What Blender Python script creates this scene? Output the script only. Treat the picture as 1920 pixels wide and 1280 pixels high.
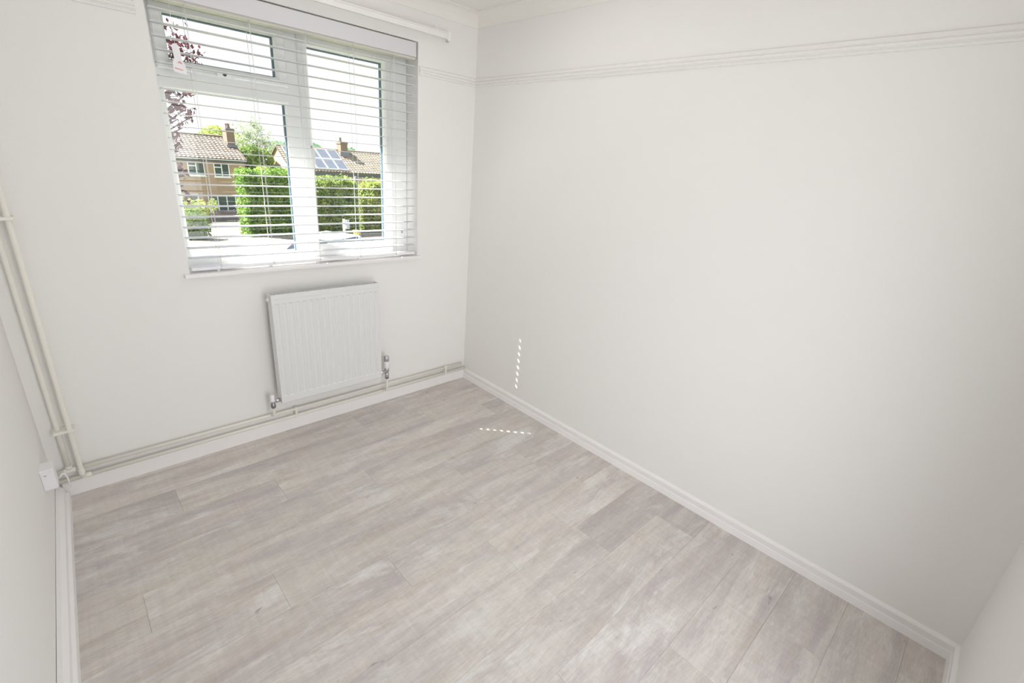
import bpy, bmesh, math, random
import numpy as np
from mathutils import Vector, Matrix

for o in list(bpy.data.objects):
    bpy.data.objects.remove(o, do_unlink=True)
S = bpy.context.scene
COL = S.collection
PI = math.pi

# ------------------------------------------------------------------ camera
cam_d = bpy.data.cameras.new('camera')
cam_d.sensor_fit = 'HORIZONTAL'
cam_d.sensor_width = 36.0
cam_d.lens = 16.474
cam_d.clip_start = 0.02
cam_d.clip_end = 500
cam = bpy.data.objects.new('camera', cam_d)
COL.objects.link(cam)
_r = Vector((0.72719222, -0.6822447, 0.07572088))
_u = Vector((0.19082661, 0.30688587, 0.93241958))
_f = Vector((0.65937598, 0.6635987, -0.35335546))
M = Matrix.Identity(4)
for i in range(3):
    M[i][0], M[i][1], M[i][2] = _r[i], _u[i], -_f[i]
M.translation = Vector((-1.97162757, -2.46991887, 1.5))
cam.matrix_world = M
S.camera = cam

# ------------------------------------------------------------------ sky, sun, lamp, exposure
W = bpy.data.worlds.new('hazy_sky')
S.world = W
W.use_nodes = True
nt = W.node_tree
bg = nt.nodes['Background']
tc = nt.nodes.new('ShaderNodeTexCoord')
sep = nt.nodes.new('ShaderNodeSeparateXYZ')
ramp = nt.nodes.new('ShaderNodeValToRGB')
ramp.color_ramp.elements[0].position = 0.0
ramp.color_ramp.elements[0].color = (0.92, 0.93, 0.95, 1)
ramp.color_ramp.elements[1].position = 0.9
ramp.color_ramp.elements[1].color = (0.72, 0.82, 0.98, 1)
nt.links.new(tc.outputs['Generated'], sep.inputs[0])
nt.links.new(sep.outputs['Z'], ramp.inputs[0])
nt.links.new(ramp.outputs[0], bg.inputs['Color'])
bg.inputs['Strength'].default_value = 1.1

sun_d = bpy.data.lights.new('sun', 'SUN')
sun_d.energy = 20
sun_d.angle = math.radians(0.53)
sun_d.color = (1.0, 0.95, 0.87)
sun = bpy.data.objects.new('sun', sun_d)
COL.objects.link(sun)
_el = math.radians(47.9)
sun_dir = Vector((0.69 * math.cos(_el), -0.724 * math.cos(_el), -math.sin(_el)))   # light travels this way
sun.rotation_euler = sun_dir.to_track_quat('-Z', 'Y').to_euler()
sun.location = (-8, 8, 10)

fill_d = bpy.data.lights.new('ceiling_fill_light', 'AREA')  # unseen soft fill added under the ceiling to brighten the room
fill_d.shape = 'DISK'
fill_d.size = 1.7
fill_d.energy = 2.6
fill_d.color = (1.0, 1.0, 0.995)
fill = bpy.data.objects.new('ceiling_fill_light', fill_d)
COL.objects.link(fill)
fill.location = (-0.98, -1.0, 2.25)

rear_fill_d = bpy.data.lights.new('rear_fill_light', 'AREA')      # fill light added behind the camera, shining in through an added doorway
rear_fill_d.shape = 'RECTANGLE'
rear_fill_d.size, rear_fill_d.size_y = 0.84, 1.95
rear_fill_d.energy = 10.2
rear_fill_d.spread = math.radians(138)
rear_fill_d.color = (1.0, 1.0, 1.0)
rear_fill = bpy.data.objects.new('rear_fill_light', rear_fill_d)
COL.objects.link(rear_fill)
rear_fill.location = (-1.22, -2.93, 1.0)
rear_fill.rotation_euler = (PI / 2, 0, math.radians(-17))

portal_d = bpy.data.lights.new('window_daylight', 'AREA')      # a portal only steers sampling of the sky through the window
portal_d.shape = 'RECTANGLE'
portal_d.size, portal_d.size_y = 1.2, 1.15
portal_d.cycles.is_portal = True
portal = bpy.data.objects.new('window_daylight', portal_d)
COL.objects.link(portal)
portal.location = (-0.98, 0.32, 1.5)
portal.rotation_euler = (-PI / 2, 0, 0)

S.view_settings.view_transform = 'Standard'
S.view_settings.look = 'None'
S.view_settings.gamma = 1.0
S.view_settings.exposure = 0.36
S.view_settings.use_curve_mapping = False
S.render.film_transparent = False
try:
    S.cycles.max_bounces = 14
    S.cycles.diffuse_bounces = 8
    S.cycles.transparent_max_bounces = 24
    S.cycles.sample_clamp_indirect = 4.0
    S.cycles.use_denoising = True
except Exception:
    pass

# ------------------------------------------------------------------ materials
def mat(name, col, rough=0.5, metal=0.0, spec=0.5, bump=None, var=0.0, vscale=8.0):
    m = bpy.data.materials.new(name)
    m.use_nodes = True
    n, l = m.node_tree.nodes, m.node_tree.links
    b = n['Principled BSDF']
    b.inputs['Base Color'].default_value = (*col, 1)
    b.inputs['Roughness'].default_value = rough
    b.inputs['Metallic'].default_value = metal
    b.inputs['Specular IOR Level'].default_value = spec
    t = n.new('ShaderNodeTexCoord')
    if var:
        nz = n.new('ShaderNodeTexNoise')
        nz.inputs['Scale'].default_value = vscale
        nz.inputs['Detail'].default_value = 4
        l.new(t.outputs['Object'], nz.inputs['Vector'])
        mr = n.new('ShaderNodeMapRange')
        mr.inputs[1].default_value, mr.inputs[2].default_value = 0.3, 0.7
        mr.inputs[3].default_value, mr.inputs[4].default_value = 1 - var, 1 + var
        l.new(nz.outputs['Fac'], mr.inputs[0])
        hs = n.new('ShaderNodeHueSaturation')
        hs.inputs['Color'].default_value = (*col, 1)
        l.new(mr.outputs[0], hs.inputs['Value'])
        l.new(hs.outputs[0], b.inputs['Base Color'])
    if bump:
        nb = n.new('ShaderNodeTexNoise')
        nb.inputs['Scale'].default_value = bump[0]
        nb.inputs['Detail'].default_value = 5
        l.new(t.outputs['Object'], nb.inputs['Vector'])
        bp = n.new('ShaderNodeBump')
        bp.inputs['Strength'].default_value = bump[1]
        bp.inputs['Distance'].default_value = 0.002
        l.new(nb.outputs['Fac'], bp.inputs['Height'])
        l.new(bp.outputs[0], b.inputs['Normal'])
    return m

def plank_mat():
    m = bpy.data.materials.new('limed_oak_laminate')
    m.use_nodes = True
    n, l = m.node_tree.nodes, m.node_tree.links
    b = n['Principled BSDF']
    b.inputs['Roughness'].default_value = 0.5
    b.inputs['Specular IOR Level'].default_value = 0.35
    t = n.new('ShaderNodeTexCoord')
    oi = n.new('ShaderNodeObjectInfo')
    mul = n.new('ShaderNodeMath'); mul.operation = 'MULTIPLY'; mul.inputs[1].default_value = 61.7
    l.new(oi.outputs['Random'], mul.inputs[0])
    add = n.new('ShaderNodeVectorMath'); add.operation = 'ADD'
    l.new(t.outputs['Object'], add.inputs[0]); l.new(mul.outputs[0], add.inputs[1])

    def noise(sx, sy, detail=4, dist=0.0, rough=0.55):
        mp = n.new('ShaderNodeMapping')
        mp.inputs['Scale'].default_value = (sx, sy, 1)
        l.new(add.outputs[0], mp.inputs['Vector'])
        z = n.new('ShaderNodeTexNoise')
        z.inputs['Scale'].default_value = 1.0
        z.inputs['Detail'].default_value = detail
        z.inputs['Roughness'].default_value = rough
        z.inputs['Distortion'].default_value = dist
        l.new(mp.outputs[0], z.inputs['Vector'])
        return z.outputs['Fac']

    def mixc(fac, a, c, lo=0.35, hi=0.65):
        r = n.new('ShaderNodeMapRange')
        r.inputs[1].default_value, r.inputs[2].default_value = lo, hi
        l.new(fac, r.inputs[0])
        x = n.new('ShaderNodeMix'); x.data_type = 'RGBA'
        l.new(r.outputs[0], x.inputs[0])
        for k, v in ((6, a), (7, c)):
            if isinstance(v, tuple):
                x.inputs[k].default_value = (*v, 1)
            else:
                l.new(v, x.inputs[k])
        return x.outputs[2]
    cream, rose, dun, pale = (0.67, 0.625, 0.585), (0.525, 0.475, 0.475), (0.55, 0.492, 0.442), (0.735, 0.72, 0.695)
    shift = n.new('ShaderNodeMath'); shift.operation = 'MULTIPLY_ADD'; shift.inputs[1].default_value = 0.11; shift.inputs[2].default_value = -0.045
    rnd = n.new('ShaderNodeMath'); rnd.operation = 'FRACT'
    l.new(mul.outputs[0], rnd.inputs[0]); l.new(rnd.outputs[0], shift.inputs[0])
    base = n.new('ShaderNodeMath'); l.new(noise(1.9, 13, 6, 0.35, 0.62), base.inputs[0]); l.new(shift.outputs[0], base.inputs[1])
    c = mixc(base.outputs[0], rose, cream, 0.36, 0.62)
    c = mixc(noise(2.6, 19, 6, 0.5, 0.62), c, dun, 0.52, 0.74)
    c = mixc(noise(3.0, 10, 7, 0.5, 0.68), c, pale, 0.52, 0.68)
    # fine grain: short strokes along the plank
    g = noise(26, 210, 6, 0.3, 0.72)
    gr = n.new('ShaderNodeMapRange'); gr.inputs[1].default_value, gr.inputs[2].default_value = 0.3, 0.7
    gr.inputs[3].default_value, gr.inputs[4].default_value = 0.88, 1.10
    l.new(g, gr.inputs[0])
    # faint saw marks across the plank
    sw = noise(60, 5, 4, 0.6, 0.6)
    sr = n.new('ShaderNodeMapRange'); sr.inputs[1].default_value, sr.inputs[2].default_value = 0.35, 0.65
    sr.inputs[3].default_value, sr.inputs[4].default_value = 0.965, 1.035
    l.new(sw, sr.inputs[0])
    # small dark knots and splits
    kn = noise(14, 34, 2, 0.5, 0.4)
    kr = n.new('ShaderNodeMapRange'); kr.inputs[1].default_value, kr.inputs[2].default_value = 0.74, 0.80
    kr.inputs[3].default_value, kr.inputs[4].default_value = 1.0, 0.62
    l.new(kn, kr.inputs[0])
    # each plank a little lighter or darker than its neighbour
    pr = n.new('ShaderNodeMapRange'); pr.inputs[3].default_value, pr.inputs[4].default_value = 0.94, 1.06
    l.new(oi.outputs['Random'], pr.inputs[0])
    v = gr.outputs[0]
    for q in (sr.outputs[0], kr.outputs[0], pr.outputs[0]):
        mm = n.new('ShaderNodeMath'); mm.operation = 'MULTIPLY'
        l.new(v, mm.inputs[0]); l.new(q, mm.inputs[1]); v = mm.outputs[0]
    hs = n.new('ShaderNodeHueSaturation')
    l.new(c, hs.inputs['Color']); l.new(v, hs.inputs['Value'])
    l.new(hs.outputs[0], b.inputs['Base Color'])
    bp = n.new('ShaderNodeBump'); bp.inputs['Strength'].default_value = 0.25; bp.inputs['Distance'].default_value = 0.001
    l.new(g, bp.inputs['Height']); l.new(bp.outputs[0], b.inputs['Normal'])
    return m

def glass_mat():
    m = bpy.data.materials.new('window_glass')
    m.use_nodes = True
    n, l = m.node_tree.nodes, m.node_tree.links
    for x in list(n):
        n.remove(x)
    out = n.new('ShaderNodeOutputMaterial')
    tr = n.new('ShaderNodeBsdfTransparent'); tr.inputs[0].default_value = (0.97, 0.985, 0.98, 1)
    gl = n.new('ShaderNodeBsdfGlossy'); gl.inputs['Roughness'].default_value = 0.0
    fr = n.new('ShaderNodeLayerWeight')
    pw = n.new('ShaderNodeMath'); pw.operation = 'POWER'; pw.inputs[1].default_value = 4.0
    sc = n.new('ShaderNodeMath'); sc.operation = 'MULTIPLY_ADD'; sc.inputs[1].default_value = 0.6; sc.inputs[2].default_value = 0.03
    mx = n.new('ShaderNodeMixShader')
    l.new(fr.outputs['Facing'], pw.inputs[0]); l.new(pw.outputs[0], sc.inputs[0]); l.new(sc.outputs[0], mx.inputs[0])
    l.new(tr.outputs[0], mx.inputs[1]); l.new(gl.outputs[0], mx.inputs[2])
    l.new(mx.outputs[0], out.inputs[0])
    return m

def brick_mat(name, c1, c2, mortar, sx=0.225, sy=0.075):
    m = bpy.data.materials.new(name)
    m.use_nodes = True
    n, l = m.node_tree.nodes, m.node_tree.links
    b = n['Principled BSDF']; b.inputs['Roughness'].default_value = 0.85
    t = n.new('ShaderNodeTexCoord')
    sp = n.new('ShaderNodeSeparateXYZ'); l.new(t.outputs['Object'], sp.inputs[0])
    ad = n.new('ShaderNodeMath'); l.new(sp.outputs['X'], ad.inputs[0]); l.new(sp.outputs['Y'], ad.inputs[1])
    cb = n.new('ShaderNodeCombineXYZ'); l.new(ad.outputs[0], cb.inputs['X']); l.new(sp.outputs['Z'], cb.inputs['Y'])
    k = n.new('ShaderNodeTexBrick')
    k.inputs['Scale'].default_value = 1.0
    k.inputs['Brick Width'].default_value, k.inputs['Row Height'].default_value = sx, sy
    k.inputs['Mortar Size'].default_value = 0.006
    k.inputs['Color1'].default_value, k.inputs['Color2'].default_value = (*c1, 1), (*c2, 1)
    k.inputs['Mortar'].default_value = (*mortar, 1)
    l.new(cb.outputs[0], k.inputs['Vector'])
    l.new(k.outputs['Color'], b.inputs['Base Color'])
    return m

def leaf_mat(name, c1, c2):
    m = bpy.data.materials.new(name)
    m.use_nodes = True
    n, l = m.node_tree.nodes, m.node_tree.links
    b = n['Principled BSDF']; b.inputs['Roughness'].default_value = 0.6
    b.inputs['Specular IOR Level'].default_value = 0.25
    t = n.new('ShaderNodeTexCoord')
    z = n.new('ShaderNodeTexNoise'); z.inputs['Scale'].default_value = 2.3; z.inputs['Detail'].default_value = 5
    l.new(t.outputs['Object'], z.inputs['Vector'])
    r = n.new('ShaderNodeMapRange'); r.inputs[1].default_value, r.inputs[2].default_value = 0.35, 0.65
    l.new(z.outputs['Fac'], r.inputs[0])
    x = n.new('ShaderNodeMix'); x.data_type = 'RGBA'
    x.inputs[6].default_value, x.inputs[7].default_value = (*c1, 1), (*c2, 1)
    l.new(r.outputs[0], x.inputs[0]); l.new(x.outputs[2], b.inputs['Base Color'])
    tl = n.new('ShaderNodeBsdfTranslucent'); l.new(x.outputs[2], tl.inputs[0])
    mx = n.new('ShaderNodeMixShader'); mx.inputs[0].default_value = 0.35
    l.new(b.outputs[0], mx.inputs[1]); l.new(tl.outputs[0], mx.inputs[2])
    l.new(mx.outputs[0], n['Material Output'].inputs[0])
    return m

MT = {
    'wall': mat('matt_white_wall_paint', (0.825, 0.818, 0.803), 0.9, spec=0.2, bump=(260, 0.12)),
    'ceil': mat('matt_white_ceiling_paint', (0.84, 0.82, 0.79), 0.9, spec=0.2, bump=(180, 0.12)),
    'trim': mat('satin_white_woodwork', (0.86, 0.845, 0.84), 0.4, bump=(60, 0.05)),
    'upvc': mat('white_window_plastic', (0.88, 0.885, 0.89), 0.3, bump=(40, 0.02)),
    'gasket': mat('grey_window_seal', (0.09, 0.14, 0.19), 0.6, bump=(90, 0.1)),
    'glass': glass_mat(),
    'valance': mat('cool_white_valance', (0.67, 0.665, 0.69), 0.5, bump=(70, 0.04)),
    'slat': mat('cool_white_blind_slat', (0.66, 0.67, 0.69), 0.45, bump=(70, 0.04)),
    'cord': mat('white_blind_cord', (0.85, 0.85, 0.84), 0.8, bump=(400, 0.2)),
    'head': mat('warm_tinted_head_rail', (0.80, 0.775, 0.70), 0.5, bump=(70, 0.05)),  # white rail; warm reflected light is put into its cream tone
    'rad': mat('white_radiator_enamel', (0.74, 0.745, 0.74), 0.35, bump=(50, 0.03)),
    'dark': mat('radiator_inner_steel', (0.42, 0.41, 0.39), 0.6, bump=(60, 0.05)),
    'chrome': mat('chrome', (0.62, 0.63, 0.65), 0.22, metal=1.0, bump=(50, 0.02)),
    'steel': mat('dark_chrome', (0.30, 0.30, 0.31), 0.3, metal=1.0, bump=(50, 0.02)),
    'plastic': mat('white_plastic', (0.84, 0.835, 0.86), 0.4, bump=(60, 0.03)),
    'pipe': mat('cream_painted_pipe', (0.82, 0.80, 0.735), 0.5, bump=(120, 0.12)),
    'red': mat('faded_red_print', (0.72, 0.36, 0.33), 0.6, var=0.1),
    'black': mat('black_plastic', (0.03, 0.03, 0.03), 0.4, bump=(60, 0.05)),
    'plank': plank_mat(),
    'slab': mat('underlay', (0.33, 0.30, 0.27), 0.9, var=0.1),
    'eaves': mat('white_soffit_board', (0.75, 0.75, 0.74), 0.6, bump=(30, 0.05)),
    'brickA': brick_mat('brown_brick', (0.44, 0.28, 0.17), (0.38, 0.25, 0.165), (0.46, 0.40, 0.33)),
    'brickB': brick_mat('buff_brick', (0.62, 0.45, 0.27), (0.56, 0.40, 0.25), (0.60, 0.52, 0.42)),
    'brickC': brick_mat('chimney_brick', (0.23, 0.165, 0.12), (0.19, 0.14, 0.105), (0.26, 0.22, 0.18)),
    'tileA': mat('brown_roof_tile', (0.15, 0.118, 0.098), 0.8, var=0.35, vscale=3.0),
    'tileB': mat('buff_roof_tile', (0.25, 0.20, 0.15), 0.8, var=0.3, vscale=3.0),
    'lead': mat('grey_lead_flashing', (0.20, 0.20, 0.24), 0.6, var=0.15),
    'fascia': mat('dark_fascia_board', (0.09, 0.10, 0.13), 0.6, var=0.1),
    'gutter': mat('pale_gutter', (0.62, 0.64, 0.68), 0.5, var=0.05),
    'winA': mat('white_house_window_frame', (0.85, 0.86, 0.86), 0.5, bump=(20, 0.03)),
    'paneA': mat('dark_house_window_pane', (0.06, 0.085, 0.09), 0.12, var=0.2),
    'paneB': mat('green_grey_house_window_pane', (0.16, 0.24, 0.22), 0.12, var=0.2),
    'solar': mat('blue_solar_cell', (0.10, 0.115, 0.15), 0.25, var=0.1, vscale=2.0),
    'alu': mat('pale_panel_rail', (0.75, 0.77, 0.80), 0.4, metal=0.3, bump=(40, 0.03)),
    'conc': mat('pale_paving', (0.28, 0.235, 0.205), 0.9, var=0.08, vscale=0.6),
    'road': mat('pale_sunny_tarmac', (0.20, 0.19, 0.183), 0.9, var=0.08, vscale=0.8),
    'grass': mat('lawn_grass', (0.14, 0.17, 0.06), 0.95, var=0.25, vscale=3.0),
    'fence': mat('dark_stained_fence_board', (0.12, 0.10, 0.13), 0.8, var=0.15),
    'postm': mat('white_post_paint', (0.80, 0.80, 0.80), 0.6, bump=(30, 0.05)),
    'pole': mat('grey_timber_pole', (0.20, 0.17, 0.19), 0.9, var=0.15),
    'grey': mat('grey_metal_box', (0.42, 0.43, 0.44), 0.6, var=0.05),
    'yellow': mat('yellow_plastic', (0.72, 0.62, 0.10), 0.5, var=0.05),
    'carpaint': mat('white_car_paint', (0.82, 0.83, 0.84), 0.2, var=0.01),
    'carglass': mat('dark_car_glass', (0.03, 0.035, 0.05), 0.1, var=0.05),
    'tyre': mat('black_tyre', (0.03, 0.03, 0.03), 0.8, var=0.1),
    'bark': mat('brown_bark', (0.16, 0.11, 0.08), 0.95, var=0.25),
    'barkp': mat('dark_plum_bark', (0.10, 0.06, 0.06), 0.9, var=0.2),
    'hedgeA': leaf_mat('green_hedge_leaf', (0.13, 0.25, 0.05), (0.30, 0.44, 0.11)),
    'hedgeB': leaf_mat('yellow_green_hedge_leaf', (0.20, 0.30, 0.07), (0.52, 0.56, 0.18)),
    'hedgeC': leaf_mat('fresh_green_hedge_leaf', (0.15, 0.26, 0.06), (0.42, 0.50, 0.15)),
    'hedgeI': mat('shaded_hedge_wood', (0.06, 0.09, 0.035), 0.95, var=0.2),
    'bush': leaf_mat('mid_green_bush_leaf', (0.11, 0.19, 0.05), (0.25, 0.34, 0.10)),
    'treeY': leaf_mat('yellow_green_leaf', (0.36, 0.46, 0.10), (0.52, 0.58, 0.20)),
    'treeB': leaf_mat('blue_green_leaf', (0.22, 0.36, 0.24), (0.30, 0.44, 0.28)),
    'treeG': leaf_mat('silver_green_leaf', (0.36, 0.44, 0.28), (0.50, 0.56, 0.40)),
    'treeD': leaf_mat('dark_green_leaf', (0.17, 0.28, 0.08), (0.32, 0.42, 0.14)),
    'plum': leaf_mat('purple_plum_leaf', (0.055, 0.028, 0.045), (0.13, 0.035, 0.045)),
}

# ------------------------------------------------------------------ mesh helpers
class MB:
    """collects verts and faces of one mesh"""
    def __init__(s):
        s.v, s.f, s.smooth = [], [], []

    def add(s, vs, fs, smooth=False):
        k = len(s.v)
        s.v += [tuple(x) for x in vs]
        s.f += [tuple(i + k for i in f) for f in fs]
        s.smooth += [smooth] * len(fs)
        return s

    def box(s, x0, x1, y0, y1, z0, z1, c=0.0):
        if c <= 0:
            vs = [(x, y, z) for z in (z0, z1) for y in (y0, y1) for x in (x0, x1)]
            return s.add(vs, [(0, 2, 3, 1), (4, 5, 7, 6), (0, 1, 5, 4), (2, 6, 7, 3), (0, 4, 6, 2), (1, 3, 7, 5)])
        bm = bmesh.new()
        bmesh.ops.create_cube(bm, size=1)
        bmesh.ops.scale(bm, vec=(x1 - x0, y1 - y0, z1 - z0), verts=bm.verts)
        bmesh.ops.translate(bm, vec=((x0 + x1) / 2, (y0 + y1) / 2, (z0 + z1) / 2), verts=bm.verts)
        bmesh.ops.bevel(bm, geom=bm.edges[:], offset=c, segments=2, affect='EDGES', profile=0.6)
        bm.verts.index_update()
        s.add([v.co[:] for v in bm.verts], [[v.index for v in f.verts] for f in bm.faces])
        bm.free()
        return s

    def sweep(s, prof, p0, p1, nrm, e0=0.0, e1=0.0):
        """profile [(out, up)] swept from p0 to p1; e0/e1: mitre per unit of 'out' at each end"""
        p0, p1, nrm = Vector(p0), Vector(p1), Vector(nrm).normalized()
        t = (p1 - p0).normalized()
        n = len(prof)
        a = [p0 + nrm * o + Vector((0, 0, u)) + t * (o * e0) for o, u in prof]
        b = [p1 + nrm * o + Vector((0, 0, u)) - t * (o * e1) for o, u in prof]
        return s.add(a + b, [(i, (i + 1) % n, n + (i + 1) % n, n + i) for i in range(n)]
                     + [tuple(range(n - 1, -1, -1)), tuple(range(n, 2 * n))])

    def prism(s, pts, axis, a, b):
        """2-D polygon pushed along an axis: axis 0 -> pts are (y,z), 1 -> (x,z), 2 -> (x,y)"""
        def P(q, h):
            return (h, q[0], q[1]) if axis == 0 else (q[0], h, q[1]) if axis == 1 else (q[0], q[1], h)
        n = len(pts)
        return s.add([P(q, a) for q in pts] + [P(q, b) for q in pts],
                     [(i, (i + 1) % n, n + (i + 1) % n, n + i) for i in range(n)] + [tuple(range(n - 1, -1, -1)), tuple(range(n, 2 * n))])

    def tube(s, pts, r, n=12, caps=True):
        pts = [Vector(p) for p in pts]
        rs = r if isinstance(r, (list, tuple)) else [r] * len(pts)
        vs, fs = [], []
        up = None
        for i, p in enumerate(pts):
            d = (pts[min(i + 1, len(pts) - 1)] - pts[max(i - 1, 0)]).normalized()
            if up is None:
                up = d.orthogonal().normalized()
            up = (up - d * up.dot(d)).normalized()
            w = d.cross(up)
            vs += [p + (up * math.cos(2 * PI * k / n) + w * math.sin(2 * PI * k / n)) * rs[i] for k in range(n)]
        for i in range(len(pts) - 1):
            fs += [(i * n + k, i * n + (k + 1) % n, (i + 1) * n + (k + 1) % n, (i + 1) * n + k) for k in range(n)]
        s.add(vs, fs, True)
        if caps:
            k0 = len(s.v) - len(vs)
            s.f += [tuple(k0 + k for k in range(n - 1, -1, -1)), tuple(k0 + (len(pts) - 1) * n + k for k in range(n))]
            s.smooth += [False, False]
        return s

    def lathe(s, prof, base, axis=(0, 0, 1), n=18):
        """[(radius, height)] turned about an axis through base"""
        base, ax = Vector(base), Vector(axis).normalized()
        e = ax.orthogonal().normalized(); w = ax.cross(e)
        vs = [base + ax * h + (e * math.cos(2 * PI * k / n) + w * math.sin(2 * PI * k / n)) * r for r, h in prof for k in range(n)]
        fs = [(i * n + k, i * n + (k + 1) % n, (i + 1) * n + (k + 1) % n, (i + 1) * n + k) for i in range(len(prof) - 1) for k in range(n)]
        s.add(vs, fs, True)
        k0 = len(s.v) - len(vs)
        s.f += [tuple(k0 + k for k in range(n - 1, -1, -1)), tuple(k0 + (len(prof) - 1) * n + k for k in range(n))]
        s.smooth += [False, False]
        return s

    def build(s, name, m, parent=None, loc=None, fix=True):
        me = bpy.data.meshes.new(name)
        off = Vector(loc) if loc is not None else (wpos(parent) if parent else Vector((0, 0, 0)))
        me.from_pydata([Vector(v) - off for v in s.v], [], s.f)
        me.polygons.foreach_set('use_smooth', s.smooth)
        if fix:
            bm = bmesh.new(); bm.from_mesh(me)
            bmesh.ops.recalc_face_normals(bm, faces=bm.faces)
            bm.to_mesh(me); bm.free()
        me.materials.append(m)
        me.update()
        o = bpy.data.objects.new(name, me)
        COL.objects.link(o)
        o['wp'] = list(off)
        if parent:
            o.parent = parent
            o.location = off - wpos(parent)
        else:
            o.location = off
        return o

def wpos(o):
    return Vector(o['wp'])

def empty(name, loc):
    o = bpy.data.objects.new(name, None)
    o.empty_display_size = 0.05
    COL.objects.link(o)
    o.location = loc
    o['wp'] = list(loc)
    return o

def tag(o, label, cat=None, group=None, kind=None):
    o['label'] = label
    if cat: o['category'] = cat
    if group: o['group'] = group
    if kind: o['kind'] = kind
    return o

def struct(o, label):
    return tag(o, label, kind='structure')

# ------------------------------------------------------------------ room shell
H = 2.275                       # ceiling height
XR, YB, XL, YN = 0.018, 0.018, -2.188, -2.777      # inner wall faces: right, window wall, left, near
SK = 0.024                      # the left wall runs slightly out of square (m per m)
WX0, WX1, WZ0, WZ1 = -1.577, -0.384, 0.912, 2.068  # window opening
YO = 0.30                       # outer face of the window wall
XLN = XL + SK * YN              # left wall at the near end

floor = struct(MB().prism([(XLN - 0.1, YN - 0.1), (XR + 0.1, YN - 0.1), (XR + 0.1, YB + 0.05), (XL - 0.1, YB + 0.05)], 2, -0.12, -0.0105)
               .build('floor', MT['slab']), 'pale limed oak laminate floor of staggered planks')
struct(MB().prism([(XLN - 0.12, YN - 0.12), (XR + 0.12, YN - 0.12), (XR + 0.12, YO), (XL - 0.12, YO)], 2, H, H + 0.12)
       .build('ceiling', MT['ceil']), 'matt white ceiling')
wb = MB()
xa, xb = XL - 0.3, XR + 0.3
wb.box(xa, WX0, YB, YO, -0.12, H + 0.1)
wb.box(WX1, xb, YB, YO, -0.12, H + 0.1)
wb.box(WX0, WX1, YB, YO, -0.12, WZ0)
wb.box(WX0, WX1, YB, YO, WZ1, H + 0.1)
struct(wb.build('wall_back', MT['wall']), 'white painted wall with the window and the radiator')
struct(MB().box(XR, XR + 0.12, YN - 0.12, YB + 0.02, -0.12, H + 0.1).build('wall_right', MT['wall']), 'large blank white wall on the right')
struct(MB().prism([(XLN - 0.003, YN - 0.12), (XL, YB + 0.02), (XL - 0.12, YB + 0.02), (XLN - 0.12, YN - 0.12)], 2, -0.12, H + 0.1).build('wall_left', MT['wall']),
       'white wall at the left edge')
DX0, DX1, DZ = -1.70, -0.74, 1.99  # unseen doorway opening, added to let the rear fill light in
struct(MB().box(XLN - 0.12, DX0, YN - 0.12, YN, -0.12, H + 0.1).box(DX1, XR + 0.12, YN - 0.12, YN, -0.12, H + 0.1).box(DX0, DX1, YN - 0.12, YN, DZ, H + 0.1).build('wall_near', MT['wall']), 'white wall beside the camera meeting the right wall')
struct(MB().box(-6, 4.0, YO, 0.76, 2.45, 2.62).prism([(YO, 2.62), (0.80, 2.62), (YO - 2.0, 3.9)], 0, -6, 4.0).build('trim_6', MT['eaves']),
       'roof eaves overhanging the outside of the window wall')

# skirting boards
sk_r = [(0, 0), (0.018, 0), (0.0140, 0.030), (0.0110, 0.033), (0.0128, 0.057), (0.0125, 0.060), (0.004, 0.0700), (0, 0.0705)]
sk_b = [(0, 0), (0.018, 0), (0.0175, 0.060), (0.014, 0.067), (0, 0.068)]
sk_l = [(0, 0), (0.038, 0), (0.036, 0.030), (0.027, 0.034), (0.025, 0.058), (0.012, 0.0695), (0, 0.0705)]
struct(MB().sweep(sk_r, (XR, YB, 0), (XR, YN, 0), (-1, 0, 0), 0, 1).build('baseboard_right', MT['trim']), 'white moulded skirting along the right wall')
struct(MB().sweep(sk_r, (XR, YN, 0), (DX1 + 0.06, YN, 0), (0, 1, 0), 1, 0).build('baseboard_near', MT['trim']), 'white moulded skirting turning along the near wall')
struct(MB().sweep(sk_b, (XL + 0.02, YB, 0), (XR - 0.006, YB, 0), (0, -1, 0)).build('baseboard_back', MT['trim']), 'plain white skirting under the pipes')
struct(MB().sweep(sk_l, (XLN + 0.003, YN, 0), (XL + SK * -0.02, -0.016, 0), (1, -SK, 0)).build('baseboard_left', MT['trim']), 'white moulded skirting along the left wall')
da = MB()
da.box(DX0 - 0.06, DX0 + 0.008, YN, YN + 0.016, 0, DZ - 0.008).box(DX1 - 0.008, DX1 + 0.06, YN, YN + 0.016, 0, DZ - 0.008).box(DX0 - 0.06, DX1 + 0.06, YN, YN + 0.016, DZ - 0.008, DZ + 0.06)
struct(da.build('added_doorway_1', MT['trim']), 'white architrave of the doorway added behind the camera for the fill light')
# picture rail
pr_ = [(0, 0.0), (0.007, 0.001), (0.010, 0.007), (0.006, 0.012), (0.012, 0.016), (0.013, 0.023), (0.007, 0.027), (0.011, 0.031), (0.009, 0.041), (0, 0.046)]
ZR = 1.912
struct(MB().sweep(pr_, (XR, YB, ZR), (XR, YN, ZR), (-1, 0, 0), 1, 1).build('trim_1', MT['wall']), 'reeded picture rail along the right wall')
struct(MB().sweep(pr_, (WX1 + 0.006, YB, ZR), (XR, YB, ZR), (0, -1, 0), 0, 1).build('trim_2', MT['wall']), 'picture rail between window and corner')
struct(MB().sweep(pr_, (XL, YB, ZR), (WX0 - 0.03, YB, ZR), (0, -1, 0)).build('trim_3', MT['wall']), 'picture rail left of the window')
struct(MB().sweep(pr_, (XLN, YN, ZR), (XL, YB, ZR), (1, 0, 0)).build('trim_4', MT['wall']), 'picture rail on the left wall')
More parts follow.
